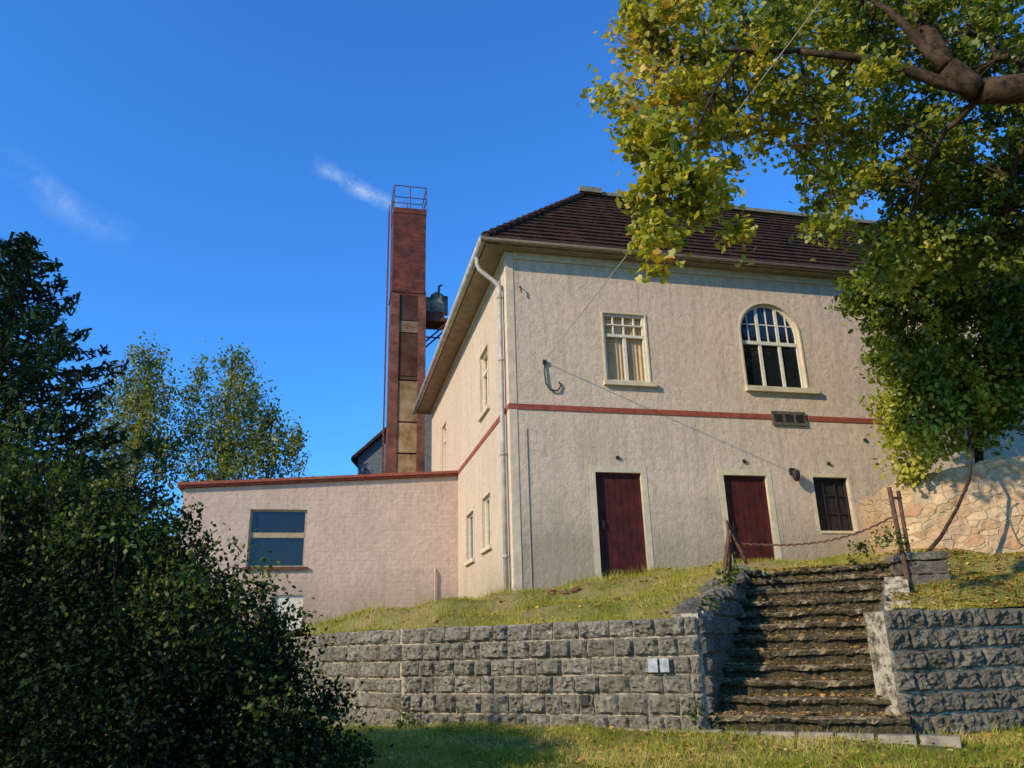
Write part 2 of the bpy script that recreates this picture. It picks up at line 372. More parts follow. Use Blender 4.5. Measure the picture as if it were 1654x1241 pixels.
block_wall(rw,'bend',Bp,Cc,-1,-1.04,.29,6,.32,seed=2)
block_wall(rw,'return',Cc,Dd,-1,-1.04,.29,6,.34,seed=3)
SL=3.95; NST=12; RISE=2.06/NST; RUN=SL/NST; SW=2.12
ctop=lambda m:.31+max(0,(m-.3))*.22
block_wall(rw,'stair_cheek',(A[0]+.03,A[1]+.03),(A[0]+U.x*SL,A[1]+U.y*SL),1,-1.04,1.2,10,.4,thick=.3,topf=lambda m:ctop(m)+.03,botf=lambda m:-1.0+m/RUN*RISE-.35,seed=4,mat=M_block2)
d=(Vector((*Bp,0))-Vector((*A,0))).normalized(); nn=Vector((-d.y,d.x,0))
if nn.y>0: nn=-nn
PW=lambda a,dd,z: tuple(Vector((*A,0))+d*a+nn*dd+Vector((0,0,z)))
b=B(); b.box(.35,.46,.10,.112,-.34,-.18,PW); b.box(.49,.61,.10,.112,-.34,-.18,PW)
for a in(.36,.45,.50,.60): b.box(a-.006,a+.006,.02,.0995,-.33,-.318,PW)
b.obj('wall_plaque',simple('white_enamel',(.42,.44,.45),.5,.3,14))
b=B(); b.box(1.42,1.53,.045,.075,-.72,-.6,PW); b.obj('drain_opening',M_dark,rw)  # dark block stands in for the shade inside the drain hole
b=B()
for i in range(26):
    a=i*.4
    b.box(a-2.6,a-2.6+.36,.02,.13+.05*random.random(),-1.12,-.985+.02*random.random(),PW)
b.obj('wall_footing',M_conc,rw)

rw2=empty('retaining_wall.001')
E1=(4.12,9.30);E2=(6.1,9.76);E3=(14,11.4)
block_wall(rw2,'front',E1,E2,1,-1.05,.28,6,.34,seed=5,mat=M_block2)
block_wall(rw2,'front_far',E2,E3,1,-1.05,.28,6,.34,seed=6,mat=M_block2)
block_wall(rw2,'stair_side',(E1[0]+.02,E1[1]+.04),(E1[0]+U.x*3.3,E1[1]+U.y*3.3),-1,-1.05,1.2,10,.4,thick=.3,topf=lambda m:.31+max(0,m-.9)*.24,seed=7,core0=.42,mat=M_block2)

# ------------------------------------------------------------------ stairs
st=B(); O=Vector((*A,0))+U*.05+Vv*.03
for i in range(NST):
    z1=-1.0+RISE*(i+1); a0=i*RUN; nxs=60
    prof=[(a0+.05,z1-RISE-.06),(a0+.045,z1-.075),(a0-.015,z1-.05),(a0-.02,z1-.008),(a0+.02,z1+.004),(a0+RUN*.5,z1),(a0+RUN+.1,z1-.004)]
    base=len(st.v); off=random.uniform(-.03,.03)
    for k in range(nxs+1):
        w=-.02+(SW+.04)*k/nxs
        for pi,(a,z) in enumerate(prof):
            nz=noise.noise(Vector((w*2.2,i*7.3,pi*.4)));nz2=noise.noise(Vector((w*9,i*3.1,pi*.9)));nz3=noise.noise(Vector((w*1.1,i*2.7,0)));nz4=noise.noise(Vector((w*22,i*5.1,pi*1.7)))
            chip=-.08*max(0,nz2-.05) if pi in(1,2,3,4) else 0
            q=O+U*(a+.05*nz+.03*nz2+.018*nz4+off*.5)+Vv*w; st.v.append((q.x,q.y,z+.02*nz+.014*nz2+.02*nz3+.012*nz4+chip))
    m_=len(prof)
    for k in range(nxs):
        for p in range(m_-1):
            q=base+k*m_+p; st.f.append((q,q+m_,q+m_+1,q+1))
stairs=empty('stone_stairs')
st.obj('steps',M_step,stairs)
b=B()
for i in range(190):
    m_=random.uniform(0,SL); w=random.choice([random.uniform(0,.25),random.uniform(SW-.3,SW),random.uniform(0,SW)])
    i_=int(m_/RUN); q=O+U*m_+Vv*w; rock(b,(q.x,q.y,-1+RISE*(i_+1)+.005),random.uniform(.015,.06),seed=i)
b.obj('loose_stones',M_step,stairs)
b=B()
for i in range(26):
    m_=.2+i*.15; q=Vector((*A,0))+U*m_+Vv*random.uniform(-.28,.02); rock(b,(q.x,q.y,ctop(m_)+.03),random.uniform(.08,.15),(1.2,1.2,.8),seed=i*3.3)
b.obj('coping_rocks',M_block2,rw)
b=B()
q0=O+U*SL
for i in range(7):
    q=q0+Vv*(.15+i*.31)+U*.22; rock(b,(q.x,q.y,1.03),.2,(1.2,1.0,.35),seed=i*1.9)
b.obj('landing_slabs',M_step,stairs)

pl=B(); PX,PY=5.98,12.05
pe=empty('stone_pillar',(PX,PY,0),-.1)
for i,(w,z0,z1) in enumerate([(.30,.1,.62),(.31,.63,.83),(.30,.84,1.03),(.34,1.04,1.15)]):
    pl.box(-w,w,-w,w,z0,z1)
o=pl.obj('pillar_blocks',M_block2,pe)
bv=o.modifiers.new('b','BEVEL'); bv.width=.02; bv.segments=2
o.modifiers.new('s','SUBSURF').subdivision_type='SIMPLE'; o.modifiers['s'].levels=3; o.modifiers['s'].render_levels=3
tx=bpy.data.textures.new('rocky','CLOUDS'); tx.noise_scale=.12
dm=o.modifiers.new('d','DISPLACE'); dm.texture=tx; dm.strength=.08; dm.mid_level=.5

gp=empty('iron_handrail_post')
b=B(); b.tube([(5.66,11.75,.4),(5.64,11.75,1.3),(5.62,11.75,2.12)],.035); b.tube([(5.76,11.8,.9),(5.77,11.8,2.07)],.03)
b.tube([(5.6,11.75,1.95),(5.8,11.8,1.97)],.02); b.tube([(5.62,11.75,1.3),(5.79,11.8,1.25)],.018)
b.obj('posts',M_rust,gp)
gp=empty('iron_handrail_post.001')
b=B(); b.tube([(2.98,12.0,.45),(3.1,12,1.05),(3.2,12.0,1.5)],.035); b.tube([(3.12,12.1,.5),(3.25,12.1,1.42)],.026)
b.tube([(3.18,12.0,1.47),(3.36,12.6,1.45)],.02); b.tube([(3.44,12.9,1.85),(3.36,12.6,1.45),(3.2,12.0,1.2)],.022); b.tube([(3.45,12.9,1.83),(3.7,12.95,1.15)],.028)
b.obj('posts',M_rust,gp)
b=B(); p0=Vector((3.55,12.95,1.5)); p1=Vector((5.66,11.75,1.72)); n=44
for i in range(n):
    t0=i/n;t1=(i+1.25)/n
    f=lambda t:p0.lerp(p1,min(t,1))+Vector((0,0,-.26*4*min(t,1)*(1-min(t,1))*(.6+.4*min(t,1))))
    a=f(t0);c=f(t1); s=.016*(1 if i%2 else -1)
    b.tube([a,(a+c)/2+Vector((0,s if i%2 else 0,0 if i%2 else s)),c],.015,6)
b.obj('chain',M_rust)

# ------------------------------------------------------------------ house
ANG=math.radians(13.5); HO=(-.06,15,0)
house=empty('house',HO,ANG)
HL=17.0; HD=12.0; EZ=8.0
PF=lambda a,d,z:(a,d,z)
PS=lambda a,d,z:(d,a,z)
def wall(name,P,a0,a1,z0,z1,rects,mat,parent,depth=.16,skip_top=()):
    b=B(); As=sorted({a0,a1,*[r[0] for r in rects],*[r[1] for r in rects]}); Zs=sorted({z0,z1,*[r[2] for r in rects],*[r[3] for r in rects]})
    for i in range(len(As)-1):
        for j in range(len(Zs)-1):
            ca=(As[i]+As[i+1])/2; cz=(Zs[j]+Zs[j+1])/2
            if any(r[0]<ca<r[1] and r[2]<cz<r[3] for r in rects): continue
            b.quad(P(As[i],0,Zs[j]),P(As[i+1],0,Zs[j]),P(As[i+1],0,Zs[j+1]),P(As[i],0,Zs[j+1]))
    for k,r in enumerate(rects):
        x0,x1,y0,y1=r
        b.quad(P(x0,0,y0),P(x0,depth,y0),P(x0,depth,y1),P(x0,0,y1)); b.quad(P(x1,0,y0),P(x1,depth,y0),P(x1,depth,y1),P(x1,0,y1))
        b.quad(P(x0,0,y0),P(x1,0,y0),P(x1,depth,y0),P(x0,depth,y0))
        if k not in skip_top: b.quad(P(x0,0,y1),P(x1,0,y1),P(x1,depth,y1),P(x0,depth,y1))
    return b.obj(name,mat,parent)
AR=(5.307,6.76,5.2,7.226); ac=(AR[0]+AR[1])/2; ar=(AR[1]-AR[0])/2; az=AR[3]-ar
D1=(1.71,2.68,.9,3.25); D2=(4.495,5.475,1.2,3.25); LW=(6.57,7.41,2.11,3.25); W1=(2.09,3.04,5.17,6.72); W2=(9.1,10.05,5.17,6.72)
wall('front_wall',PF,0,HL,-1.2,EZ,[AR,D1,D2,LW,W1,W2],M_front,house,skip_top=(0,))
b=B(); nA=24
arc=[(ac-ar*math.cos(math.pi*i/nA),az+ar*math.sin(math.pi*i/nA)) for i in range(nA+1)]
for i in range(nA):
    (x0,z0),(x1,z1)=arc[i],arc[i+1]
    b.quad((x0,0,z0),(x1,0,z1),(x1,0,AR[3]),(x0,0,AR[3])); b.quad((x0,0,z0),(x0,.16,z0),(x1,.16,z1),(x1,0,z1))
b.obj('arch_spandrels',M_front,house)
S1=(2.0,2.98,5.15,6.66); S2=(2.0,2.95,2.06,3.2); S3=(4.05,5.05,2.0,3.15); S4=(8.6,9.5,5.15,6.66)
wall('side_wall',PS,0,HD,-1.2,EZ,[S1,S2,S3,S4],M_side,house)
b=B(); b.quad((HL,0,-1.2),(HL,HD,-1.2),(HL,HD,EZ),(HL,0,EZ)); b.quad((0,HD,-1.2),(HL,HD,-1.2),(HL,HD,EZ),(0,HD,EZ)); b.obj('rear_walls',M_front,house)
b=B(); b.box(-.02,HL,-.02,.0,4.49,4.60); b.box(-.018,0,0,6.3,4.49,4.60); b.obj('belt_course',M_red,house)
b=B(); b.box(.16,HL,-.035,-.001,7.82,7.98); b.box(-.03,-.001,.0,HD,7.85,7.98)
b.box(-.012,.15,-.012,-.001,-.5,4.488); b.box(-.012,.15,-.012,-.001,4.602,7.98); b.box(-.012,-.001,-.0009,.15,-.5,4.488); b.box(-.012,-.001,-.0009,.15,4.602,7.84)
b.obj('cornice_and_quoins',M_corn,house)
b=B()
def surround(b,P,r,w=.1,pr=.018):
    x0,x1,y0,y1=r
    b.box(x0-w,x0,-pr,-.001,y0,y1+w,P); b.box(x1,x1+w,-pr,-.001,y0,y1+w,P); b.box(x0,x1,-pr,-.001,y1,y1+w,P)
surround(b,PF,D1,.12,.008);surround(b,PF,D2,.12,.008);surround(b,PF,LW,.07,.008);surround(b,PF,W1,.035);surround(b,PF,W2,.035)
surround(b,PS,S1,.035);surround(b,PS,S2,.035);surround(b,PS,S3,.035)
for r in(W1,W2): b.box(r[0]-.08,r[1]+.12,-.09,.1,r[2]-.09,r[2]+.002)
b.box(LW[0],LW[1],-.02,.1,LW[2]-.05,LW[2]+.003)
b.box(AR[0]-.06,AR[1]+.24,-.1,.1,AR[2]-.1,AR[2]+.012)
for r in(S1,S2,S3): b.box(r[0]-.08,r[1]+.08,-.07,.1,r[2]-.08,r[2]+.012,PS)
p=lambda R,t,y:(ac-R*math.cos(t),y,az+R*math.sin(t))
for i in range(nA):
    a=math.pi*i/nA;a2=math.pi*(i+1)/nA; R2=ar+.04
    b.quad(p(ar,a,-.018),p(ar,a2,-.018),p(R2,a2,-.018),p(R2,a,-.018)); b.quad(p(R2,a,-.018),p(R2,a2,-.018),p(R2,a2,-.001),p(R2,a,-.001)); b.quad(p(ar,a,-.018),p(ar,a2,-.018),p(ar,a2,-.001),p(ar,a,-.001))
b.box(AR[0]-.04,AR[0],-.018,-.001,AR[2]+.012,az); b.box(AR[1],AR[1]+.04,-.018,-.001,AR[2]+.012,az)
b.obj('cream_trim',M_cream,house)
b=B()
for r in(D1,D2):
    x0,x1,y0,y1=r; n=7; w=(x1-x0)/n
    for i in range(n): b.box(x0+i*w+.004,x0+(i+1)*w-.004,.09+.002*(i%2),.13,y0,y1-.03)
    b.box(x0,x1,.13,.15,y0,y1); b.box(x0,x0+.05,.07,.0895,y0,y1); b.box(x1-.05,x1,.07,.0895,y0,y1); b.box(x0+.05,x1-.05,.07,.0895,y1-.06,y1)
b.obj('doors',M_door,house)
b=B()
for r in (D1,D2): b.box(r[0]+.1,r[0]+.14,.04,.07,r[3]-1.12,r[3]-.95)
x0,x1,z0,z1=LW
b.box(x0,x0+.05,.08,.12,z0,z1); b.box(x1-.05,x1,.08,.12,z0,z1); b.box(x0+.05,x1-.05,.08,.12,z1-.05,z1); b.box(x0+.05,x1-.05,.08,.12,z0,z0+.05)
for i in (1,2): b.box(x0+.05,x1-.05,.095,.115,z0+(z1-z0)*i/3-.012,z0+(z1-z0)*i/3+.012); b.box(x0+(x1-x0)*i/3-.01,x0+(x1-x0)*i/3+.01,.09,.112,z0+.05,z1-.05)
b.obj('ironwork',M_dark,house)
fr=B(); gl=B(); gc=B(); cu=B()
def window(P,r,fw=.055,vs=(),hs=(),d=.1):
    x0,x1,y0,y1=r
    fr.box(x0,x0+fw,d-.04,d+.03,y0,y1,P); fr.box(x1-fw,x1,d-.04,d+.03,y0,y1,P)
    fr.box(x0+fw,x1-fw,d-.04,d+.03,y0,y0+fw,P); fr.box(x0+fw,x1-fw,d-.04,d+.03,y1-fw,y1,P)
    for (x,za,zb,w) in vs: fr.box(x-w/2,x+w/2,d-.03,d+.02,za,zb,P)
    for (z,xa,xb,w) in hs: fr.box(xa,xb,d-.045,d+.025,z-w/2,z+w/2,P)
def glass(B_,P,r,d=.1): x0,x1,y0,y1=r; B_.quad(P(x0,d,y0),P(x1,d,y0),P(x1,d,y1),P(x0,d,y1))
for r in(W1,W2):
    x0,x1,z0,z1=r; zt=z0+(z1-z0)*.68; xm=(x0+x1)/2
    vs=[(xm,z0+.05,zt,.07)]+[(x0+(x1-x0)*k/4,zt,z1-.05,.03) for k in(1,2,3)]
    window(PF,r,d=.07,vs=vs,hs=[(zt,x0+.055,x1-.055,.06),((zt+z1)/2,x0+.055,x1-.055,.025)]); glass(gc,PF,r,.07)
    n=60
    for i in range(n):
        xa=x0+(x1-x0)*i/n; xb=x0+(x1-x0)*(i+1)/n; f=lambda x:.125+.012*math.sin(x*70)+.006*math.sin(x*31)
        if abs((xa-xm))<.03: continue
        cu.quad((xa,f(xa),z0),(xb,f(xb),z0),(xb,f(xb),z1-.04),(xa,f(xa),z1-.04))
for r in(S1,S4):
    x0,x1,z0,z1=r; zt=z0+(z1-z0)*.68
    window(PS,r,vs=[((x0+x1)/2,z0+.05,zt,.07)],hs=[(zt,x0+.055,x1-.055,.06)]); glass(gc,PS,r); cu.quad((.15,x0,z0),(.15,x1,z0),(.15,x1,z1),(.15,x0,z1))
for r in(S2,):
    x0,x1,z0,z1=r; window(PS,r,vs=[((x0+x1)/2,z0+.05,z1-.05,.06)],hs=[]); glass(gc,PS,r); cu.quad((.15,x0,z0),(.15,x1,z0),(.15,x1,z1),(.15,x0,z1))
window(PS,S3,vs=[((S3[0]+S3[1])/2,S3[2]+.05,S3[3]-.05,.06)]); glass(gl,PS,S3)
x0,x1,z0,z1=AR; fw=.06; c1=x0+(x1-x0)/3; c2=x0+2*(x1-x0)/3; zt=6.28
for a,bb in((x0,x0+fw),(x1-fw,x1)): fr.box(a,bb,.06,.13,z0,az)
fr.box(x0+fw,x1-fw,.06,.13,z0,z0+fw)
hz=lambda x: az+math.sqrt(max(0,(ar-.03)**2-(x-ac)**2))
for c in(c1,c2): fr.box(c-.035,c+.035,.07,.12,z0+fw,hz(c))
fr.box(x0+fw,x1-fw,.055,.125,zt-.04,zt+.04)
fr.box(x0+fw,x1-fw,.078,.112,6.72,6.745)
for c in ((x0+c1)/2,(c1+c2)/2,(c2+x1)/2): fr.box(c-.012,c+.012,.08,.11,zt+.04,hz(c))
for i in range(nA):
    a=math.pi*i/nA;a2=math.pi*(i+1)/nA
    fr.quad(p(ar,a,.06),p(ar,a2,.06),p(ar-fw,a2,.06),p(ar-fw,a,.06)); fr.quad(p(ar-fw,a,.06),p(ar-fw,a2,.06),p(ar-fw,a2,.13),p(ar-fw,a,.13))
for i in range(3):
    xa=[x0,c1,c2][i]; xb=[c1,c2,x1][i]; t=.004*(i-1)
    gl.quad((xa,.1+t,z0),(xb,.1-t,z0),(xb,.1-t,zt),(xa,.1+t,zt))
gl.v+= [(x,.1,z) for x,z in arc]+[(x1,.1,zt),(x0,.1,zt)]; n=len(gl.v); gl.f.append(tuple(range(n-len(arc)-2,n)))
fr.obj('window_frames',M_frame,house); gl.obj('window_glass',M_glass,house); gc.obj('curtained_glass',M_clear,house); cu.obj('curtains',M_curtain,house)
b=B(); b.box(.5,HL-.5,.9,.95,0,7.9); b.box(.9,.95,.96,HD-.5,0,7.9); b.box(LW[0]+.05,LW[1]-.05,.13,.15,LW[2],LW[3]); b.obj('dark_interior',M_dark,house)  # dark panels put in for the shade of the rooms behind the windows
b=B(); b.box(5.78,6.59,-.05,-.021,4.36,4.67); b.obj('vent_frame',simple('vent_grey',(.15,.125,.08),.85,.4,10),house)
b=B()
for i in range(3): b.box(5.83+i*.26,6.02+i*.26,-.056,-.051,4.43,4.6)
b.obj('vent_openings',M_dark,house)  # dark blocks stand in for the shade inside the vent slots
b=B(); b.box(6.03,6.15,-.05,-.0,3.28,3.42); b.tube([(6.09,-.05,3.38),(6.09,-.13,3.4),(6.09,-.15,3.34)],.014,6)
b.tube([(6.09,-.15,3.36),(6.09,-.15,3.33),(6.09,-.15,3.19),(6.09,-.15,3.12)],[.04,.085,.075,.04],10); b.obj('wall_lamp',M_dark,house)
b=B()
for x,z in((2.2,3.55),(5.0,3.55),(7.0,3.55),(8.0,4.1)): b.box(x-.03,x+.03,-.04,0,z-.03,z+.03)
b.tube([(.28,0,7.18),(.28,-.08,7.16),(.30,-.08,7.02)],.015,6)
b.tube([(.76,-.02,5.52),(.74,-.04,5.3),(.76,-.04,5.05),(.86,-.04,4.9),(1.0,-.04,4.9),(1.08,-.03,5.02),(1.04,-.03,5.1)],.016,6)
b.box(.72,.79,-.05,0,5.47,5.56)
b.obj('cable_fixings',M_dark,house)
b=B(); b.tube([(.33,-.012,.9),(.33,-.012,4.1)],.008,5); b.obj('wall_tube',simple('facade_line',(.45,.37,.29)),house)  # thin raised line for a faint vertical facade mark, not a real pipe
# roof
OF,OS=.3,.5; ez=8.1; tz=11.5
ev=[(-OS,-OF,ez),(HL+OS,-OF,ez),(HL+OS,HD+OS,ez),(-OS,HD+OS,ez)]
tp=[(2.94,2.94,tz),(HL-2.94,2.94,tz),(HL-2.94,HD-2.94,tz),(2.94,HD-2.94,tz)]
b=B(); NR=17; sub=140
for k in range(4):
    a,c=Vector(ev[k]),Vector(ev[(k+1)%4]); d_,e_=Vector(tp[k]),Vector(tp[(k+1)%4])
    nrm=(c-a).cross(d_-a).normalized()
    for i in range(NR):
        f0=i/NR;f1=(i+1)/NR; o_=nrm*.045
        l0=a.lerp(d_,f0);r0=c.lerp(e_,f0);l1=a.lerp(d_,f1);r1=c.lerp(e_,f1)
        base=len(b.v)
        for s_ in range(sub+1):
            t=s_/sub; wv_=.035*noise.noise(Vector((t*75,i*3.7,k*9)))
            lo_=l0.lerp(r0,t); hi_=l1.lerp(r1,t)
            b.v+=[tuple(lo_-nrm*.01),tuple(lo_+o_+nrm*wv_-Vector((0,0,wv_*1.2))),tuple(hi_+nrm*.004)]
        for s_ in range(sub):
            q=base+s_*3; b.f+=[(q,q+3,q+4,q+1),(q+1,q+4,q+5,q+2)]
cL=(6,HD/2,12.4); cR=(HL-6,HD/2,12.4)
b.quad(tp[0],tp[1],cR,cL); b.quad(tp[2],tp[3],cL,cR); b.quad(tp[3],tp[0],cL); b.quad(tp[1],tp[2],cR)
for k in range(4):
    a,c=Vector(ev[k]),Vector(tp[k]); n=18
    for i in range(n):
        q=a.lerp(c,i/n)+Vector((0,0,.05)); q2=a.lerp(c,(i+1.12)/n)+Vector((0,0,.035)); b.tube([q,q2],[.10,.075],8)
b.obj('roof',M_roof,house)
b=B(); b.box(2.8,HL-2.8,2.78,2.98,tz-.03,tz+.07); b.box(2.72,3.35,2.7,2.779,tz-.02,tz+.13); b.obj('ridge_flashing',simple('lead_flashing',(.24,.22,.15),.7),house)
b=B(); b.box(-OS+.03,HL+OS,-OF+.03,HD+OS-.03,7.985,8.08); b.obj('soffit',M_soffit,house)
b=B(); b.tube([(-OS-.06,-OF-.02,8.05),(-OS-.06,HD+OS,8.05)],.085,10); b.obj('side_gutter',M_zinc,house,True)
b=B(); b.tube([(-OS-.1,-OF-.05,8.05),(HL+OS,-OF-.05,8.05)],.05,10); b.obj('front_gutter',simple('old_copper_gutter',(.10,.085,.055),.6),house,True)
b=B(); b.tube([(-.55,.35,7.98),(-.55,.35,7.8),(-.5,.34,7.68),(-.2,.30,7.42),(-.1,.28,7.3),(-.09,.28,7.1),(-.09,.28,4),(-.09,.28,.7)],.05,10)
for z in(1.6,3.6,5.6,7.0): b.tube([(-.09,.28,z),(-.09,.28,z+.05)],.062,10)
b.obj('downpipe',M_zinc,house,True)

# ------------------------------------------------------------------ annex
an=empty('annex_building',HO,ANG); AY=6.4
PA=lambda a,d,z:(a,AY+d,z)
AW=(-5.35,-3.94,2.04,3.5); AW2=(-4.65,-3.93,.5,1.37)
wall('front_wall',PA,-7,-.001,-1.3,3.9,[AW,AW2],M_annex,an,.14)
b=B(); zl,zr=4.0,4.47
b.quad((-7,AY,3.9),(-.001,AY,3.9),(-.001,AY,zr),(-7,AY,zl)); b.quad((-7,AY,-1.3),(-7,12,-1.3),(-7,12,zl),(-7,AY,zl)); b.quad((-7,12,-1.3),(0,12,-1.3),(0,12,zr),(-7,12,zl))
b.obj('upper_wall',M_annex,an)
def slab(b,x0,x1,y0,y1,za,zb,t):
    n=len(b.v); b.v+=[(x0,y0,za),(x1,y0,zb),(x1,y1,zb),(x0,y1,za),(x0,y0,za+t),(x1,y0,zb+t),(x1,y1,zb+t),(x0,y1,za+t)]
    b.f+=[tuple(n+i for i in q) for q in((0,3,2,1),(4,5,6,7),(0,1,5,4),(1,2,6,5),(2,3,7,6),(3,0,4,7))]
b=B(); slab(b,-7.12,-.025,AY-.1,12.1,zl+.005,zr+.005,.1); b.obj('roof_slab',M_red,an)
b=B(); slab(b,-7.14,-.025,AY-.14,AY-.101,zl+.06,zr+.06,.07); b.obj('roof_edge',simple('rust_flashing',(.36,.10,.055)),an)
fr=B(); gl=B(); x0,x1,z0,z1=AW; zm=(z0+z1)/2+.08
window(PA,AW,.05,hs=[(zm,x0+.05,x1-.05,.13)]); glass(gl,PA,AW,.1)
fr.obj('window_frame',simple('ochre_frame',(.48,.37,.22),.7),an); gl.obj('window_glass',M_glass,an)
b=B(); b.box(x0-.08,x1+.08,-.06,.1,z0-.07,z0+.01,PA); b.obj('window_sill',M_rust,an)
b=B(); b.box(AW2[0],AW2[1],.06,.1,AW2[2],AW2[3],PA); b.obj('basement_shutter',M_frame,an)
b=B(); b.tube([(-.62,AY-.05,.3),(-.62,AY-.05,1.9),(-.62,AY-.0,2.0)],.025,6); b.tube([(-1.75,AY-.05,.62),(-.62,AY-.05,.78)],.02,6); b.obj('wall_tube',M_annex,an)

# ------------------------------------------------------------------ chimney
CH=(-4.14,29,0); ch=empty('brick_chimney',CH,ANG)
w=.66; T_=17.2
b=B(); b.box(-w,w,-w,w,-1.2,T_-.05)
b.obj('shaft',M_brick,ch)
b=B(); b.box(-w-.02,w+.02,-w-.02,w+.02,T_-.25,T_); b.box(-w-.03,w+.03,-w-.03,w+.03,13.4,13.5); b.obj('corbels',M_brick,ch)
b=B(); b.box(-w-.02,-.36,-w-.08,-w-.001,3,13.3); b.box(.38,w+.02,-w-.08,-w-.001,3,13.3); b.obj('buttresses',M_brick2,ch)
cols=[((.09,.05,.035),12.2,13.3),((.30,.21,.13),11.7,12.18),((.12,.06,.035),9.9,11.66),((.12,.075,.045),9.75,9.88),((.40,.27,.14),8.1,9.7),((.50,.36,.17),6.9,8.05),((.44,.31,.15),5.4,6.85),((.3,.22,.12),3.5,5.35)]
for i,(c,z0,z1) in enumerate(cols):
    b=B(); b.box(-.355,.375,-w-.03-.003*i,-w-.001,z0,z1-.02); b.obj('panel_%d'%i,simple('rusty_panel_%d'%i,c,.85,.35,2.2,spec=.1,dark=(c[0]*.5,c[1]*.38,c[2]*.3)),ch)
b=B()
for (x,y) in((-w,-w),(w,-w),(w,w),(-w,w),(0,-w),(0,w)): b.tube([(x,y,T_),(x,y,T_+1.05)],.022,5)
for z in(T_+.5,T_+1.03):
    b.tube([(-w,-w,z),(w,-w,z)],.02,5);b.tube([(w,-w,z),(w,w,z)],.02,5);b.tube([(w,w,z),(-w,w,z)],.02,5);b.tube([(-w,w,z),(-w,-w,z)],.02,5)
b.obj('top_railing',M_rust,ch)
b=B()
for y in(-.3,.15): b.tube([(-w-.15,y,4),(-w-.15,y,T_+.3)],.018,5)
z=4.2
while z<17.3: b.tube([(-w-.15,-.3,z),(-w-.15,.15,z)],.014,5); z+=.35
b.obj('ladder',M_rust,ch)
b=B(); b.box(w,w+1.0,-.45,.45,12.35,12.5); b.box(w,w+.8,-.4,.4,12.5,12.78)
for y in(-.45,.45): b.tube([(w,y,11.4),(w+.95,y,12.35)],.035,6); b.tube([(w,y,12.0),(w+.8,y,12.0)],.03,6)
b.obj('platform',M_brick,ch)
b=B(); b.tube([(w+.12,-.1,12.8),(w+.12,-.1,13.45)],.2,12); b.tube([(w+.55,-.1,12.8),(w+.55,-.1,13.2),(w+.55,-.1,13.6),(w+.55,-.1,13.75)],[.3,.32,.28,.1],12); b.tube([(w+.62,-.1,13.6),(w+.62,-.1,14.05),(w+.75,-.1,14.1)],.05,8); b.tube([(w+.9,-.1,12.8),(w+.9,-.1,13.6)],.09,8)
b.obj('tanks',simple('tank_metal',(.40,.31,.22),.8,.45,3,spec=.1,dark=(.09,.055,.04)),ch)

sh=empty('slate_house',(-4.1,33,0),0)
b=B(); b.quad((-2.6,0,-1),(3,0,-1),(3,0,8.1),(0,0,10.3),(-2.6,0,8.0)); b.quad((-2.6,0,-1),(-2.6,8,-1),(-2.6,8,8),(-2.6,0,8)); b.obj('walls',M_slate,sh)
b=B()
for sx,xe,zz in((-1,-2.85,7.85),(1,3.1,7.9)):
    n=len(b.v); b.v+=[(xe,-.25,zz),(0,-.25,10.4),(0,8,10.4),(xe,8,zz),(xe,-.25,zz-.16),(0,-.25,10.24),(0,8,10.24),(xe,8,zz-.16)]
    b.f+=[tuple(n+i for i in q) for q in((0,1,2,3),(4,7,6,5),(0,4,5,1),(3,2,6,7),(0,3,7,4))]
b.obj('roof',M_roof,sh)
b=B(); b.box(-2.5,-1.7,-.05,-.002,6.0,7.1); b.obj('window',M_glass,sh)

# ------------------------------------------------------------------ rubble stone wall
sw=B()
pts=[(7.45,16.95),(7.22,15.3),(7.2,14.75),(7.35,14.45),(8.2,14.15),(9.1,13.9),(11,13.3),(14,12.4)]
tops=[2.75,2.75,2.78,2.8,2.92,3.05,3.2,3.3]
dense=[]
for i in range(len(pts)-1):
    n=max(2,int((Vector(pts[i+1])-Vector(pts[i])).length/.08))
    for k in range(n):
        t=k/n; dense.append((pts[i][0]*(1-t)+pts[i+1][0]*t,pts[i][1]*(1-t)+pts[i+1][1]*t,tops[i]*(1-t)+tops[i+1]*t))
nz=30
for k,(x,y,t) in enumerate(dense):
    for j in range(nz+1):
        z=.6+(t-.6)*j/nz; q=Vector((x,y,z)); dn_=.05*noise.noise(q*3.2)+.03*noise.noise(q*8)
        sw.v.append((x+dn_*.4,y+dn_+(j/nz)*.12,z+(.08*noise.noise(q*3.5) if j==nz else 0)))
    sw.v.append((x+.15,y+.45,t-.02))
R=nz+2
for k in range(len(dense)-1):
    for j in range(R-1):
        a=k*R+j; sw.f.append((a,a+R,a+R+1,a+1))
swo=empty('stone_wall'); sw.obj('masonry',M_rubble,swo)
bk=B()
top=[(x+.15,y+.45,t-.02) for x,y,t in dense]
for k in range(len(top)-1):
    a,c=top[k],top[k+1]
    if a[0]>7.8: bk.quad(a,c,(c[0]+1.5,c[1]+7,c[2]+1.2),(a[0]+1.5,a[1]+7,a[2]+1.2))
bk.obj('earth_bank',M_terr,swo)

b=B(); b.tube([(8.55,13.3,1.1),(8.55,13.3,1.75),(8.58,13.28,1.98),(8.7,13.2,2.08),(9.6,13.0,2.1)],.022,8); b.tube([(8.55,13.3,1.5),(8.9,13.2,1.48),(9.6,13.0,1.5)],.018,8)
b.tube([(8.3,13.3,1.6),(8.28,13.3,1.8),(8.36,13.3,2.0),(8.5,13.3,2.07)],.013,6); b.tube([(8.3,13.3,1.6),(8.36,13.3,1.4),(8.5,13.3,1.3)],.013,6)
b.tube([(9.0,13.15,1.1),(9.0,13.15,2.08)],.02,8)
b.obj('pipe_railing',simple('painted_pipe',(.14,.13,.11),.6))

